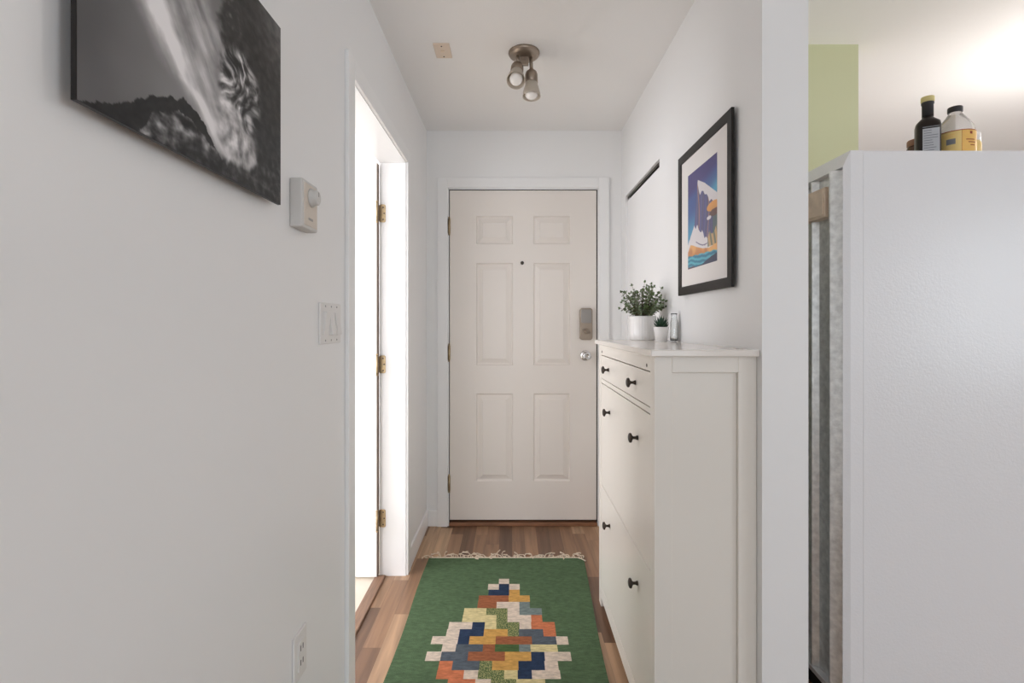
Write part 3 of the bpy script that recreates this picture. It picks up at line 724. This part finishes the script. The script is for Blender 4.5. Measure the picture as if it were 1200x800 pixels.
for z0, z1 in ((.1, 1.15), (1.16, GZ-.005)):
    d = box('door', (1.672, 1.735, GY0, GY1, z0, z1), 'fridge', fr, bevel=.008)
    bm = bmesh.new(); zc = z1-.1 if z0 < .5 else z0+.1; e = -1 if z0 < .5 else 1
    tube(bm, [(1.735, GY0+.06, zc), (1.775, GY0+.06, zc), (1.775, GY0+.06, zc+e*.3), (1.735, GY0+.06, zc+e*.3)], .01, 10); obj('handle', bm, 'fridge', d)
box('door_gasket', (1.66, 1.672, GY0+.01, GY1-.01, .11, GZ-.01), 'grey', fr)
for x in (1.08, 1.6):
    for y in (GY0+.06, GY1-.06):
        bm = bmesh.new(); lathe(bm, [(.02, 0), (.02, .015), (.012, .02), (.012, .062)], (x, y, 0), n=16); obj('foot', bm, 'dark', fr)

# bottles on the refrigerator
FZ = GZ
def sq(n=4.0):
    def f(p, r, a):
        c, s = math.cos(a), math.sin(a); k = 1/((abs(c)**n+abs(s)**n)**(1/n)); k = 1+(k-1)*max(0, min(1, (r-.02)/.012)); return Vector((r*k*c, r*k*s, p.z))
    return f
by = 1.78; bxx = 1.445
b1 = thing('sauce_bottle', 'dark square sauce bottle with gold cap and silver label on the refrigerator', 'bottle', (bxx, by, FZ))
bm = bmesh.new(); lathe(bm, [(.033, 0), (.0355, .004), (.0355, .178), (.033, .190), (.023, .202), (.0155, .209), (.0145, .215)], (bxx, by, FZ), n=64, squash=sq(3.2)); obj('body', bm, 'soy', b1)
bm = bmesh.new(); lathe(bm, [(.0165, .212), (.0165, .254), (.0185, .256), (.0185, .262), (.017, .263)], (bxx, by, FZ)); obj('neck_sleeve', bm, 'soyneck', b1)
bm = bmesh.new(); lathe(bm, [(.0185, .263), (.0195, .265), (.0195, .279), (.0185, .281)], (bxx, by, FZ)); obj('cap', bm, 'cap', b1)
lb = box('label', (bxx-.020, bxx+.026, by-.0362, by-.0350, FZ+.04, FZ+.162), 'label', b1)
rnd = random.Random(2)
for k in range(13):
    z = FZ+.155-k*.0085; bm = bmesh.new(); bx(bm, bxx-.017, bxx+.023-rnd.uniform(0, .02), by-.0366, by-.0362, z-.0011, z+.0011); obj('print_line', bm, 'labelink', lb)
box('label_edge', (bxx-.020, bxx+.026, by-.0366, by-.0350, FZ+.166, FZ+.169), 'labelink', b1)
b1.rotation_euler.z = -.5
jx, jy = 1.549, 1.79
b2 = thing('juice_jug', 'squat clear bottle with black cap and yellow label on the refrigerator', 'bottle', (jx, jy, FZ))
bm = bmesh.new(); lathe(bm, [(.052, 0), (.055, .006), (.0555, .15), (.0545, .162), (.05, .178), (.038, .2), (.026, .216), (.0195, .226), (.0185, .232)], (jx, jy, FZ), n=48); obj('body', bm, 'jug', b2)
bm = bmesh.new(); lathe(bm, [(.0195, .230), (.0215, .232), (.0215, .248), (.020, .250)], (jx, jy, FZ)); obj('cap', bm, 'soyneck', b2)
bm = bmesh.new(); n = 60; rad = .0562
def band(bm, a0, a1, z0, z1, rad, mi):
    n = max(1, int((a1-a0)/.1))
    for k in range(n):
        a = a0+(a1-a0)*k/n; b = a0+(a1-a0)*(k+1)/n
        f = bm.faces.new([bm.verts.new((jx+rad*math.cos(t), jy+rad*math.sin(t), FZ+z)) for t, z in ((a, z0), (b, z0), (b, z1), (a, z1))]); f.material_index = mi; f.smooth = True
band(bm, PI*.72, PI*1.372, .03, .152, .0562, 1); band(bm, PI*1.378, PI*2.1, .03, .152, .0562, 0); band(bm, PI*.72, PI*2.1, .152, .155, .0562, 2); band(bm, PI*1.372, PI*1.378, .03, .152, .0562, 2)
lb = obj('label', bm, ['yellow', 'yellowl', 'red'], b2)
for nm, a0, a1, z0, z1, ink in (('barcode', 1.14, 1.28, .108, .127, 'labelink'), ('print_line', 1.06, 1.27, .141, .1425, 'yellow'), ('print_line', 1.08, 1.25, .135, .1365, 'yellow'),
        ('emblem', 1.51, 1.56, .138, .147, 'red'), ('print_line', 1.44, 1.62, .118, .121, 'red'), ('print_line', 1.48, 1.64, .109, .112, 'red'), ('print_line', 1.52, 1.62, .099, .102, 'red')):
    bm = bmesh.new(); band(bm, PI*a0, PI*a1, z0, z1, .0567, 0); obj(nm, bm, ink, lb)
b3 = thing('spice_jar', 'brown jar mostly hidden behind the dark sauce bottle on refrigerator', 'jar', (1.503, 1.895, FZ))
bm = bmesh.new(); lathe(bm, [(.034, 0), (.036, .004), (.036, .14), (.03, .152)], (1.503, 1.895, FZ)); obj('body', bm, mat('amber_jar', (74, 48, 34), .25), b3)
bm = bmesh.new(); lathe(bm, [(.031, .150), (.034, .152), (.034, .17), (.032, .173)], (1.503, 1.895, FZ)); obj('lid', bm, mat('brown_lid', (146, 106, 84), .4), b3)
b4 = thing('small_jar', 'pale yellow jar with white lid behind the yellow-labelled bottle on refrigerator', 'jar', (1.665, 1.87, FZ))
bm = bmesh.new(); lathe(bm, [(.036, 0), (.038, .004), (.038, .145), (.034, .155)], (1.665, 1.87, FZ)); obj('body', bm, 'yellowl', b4)
bm = bmesh.new(); lathe(bm, [(.033, .154), (.036, .156), (.036, .182), (.034, .184)], (1.665, 1.87, FZ)); obj('lid', bm, 'white', b4)

# ------------------------------------------------------------------ kitchen pendant (right of the frame)
px_, py_, pz_ = 2.5, 2.1, 1.93
kl = thing('pendant_lamp', 'round white glass pendant lamp hanging from the kitchen ceiling', 'ceiling light', (px_, py_, H))
bm = bmesh.new(); lathe(bm, [(.06, 0), (.06, -.015), (.02, -.025)], (px_, py_, H)); obj('canopy', bm, 'white', kl)
bm = bmesh.new(); tube(bm, [(px_, py_, H-.02), (px_, py_, pz_+.12)], .004, 8); obj('cord', bm, 'white', kl)
bm = bmesh.new(); lathe(bm, [(.012, .15), (.028, .145), (.03, .11), (.02, .105)], (px_, py_, pz_)); obj('lamp_holder', bm, 'nickel', kl)
bm = bmesh.new(); lathe(bm, [(.12*math.sin(PI*k/16)+.001, .12*math.cos(PI*k/16)) for k in range(2, 17)], (px_, py_, pz_)); obj('globe', bm, mat('lit_globe', (255, 250, 245), .4, emit=48), kl)
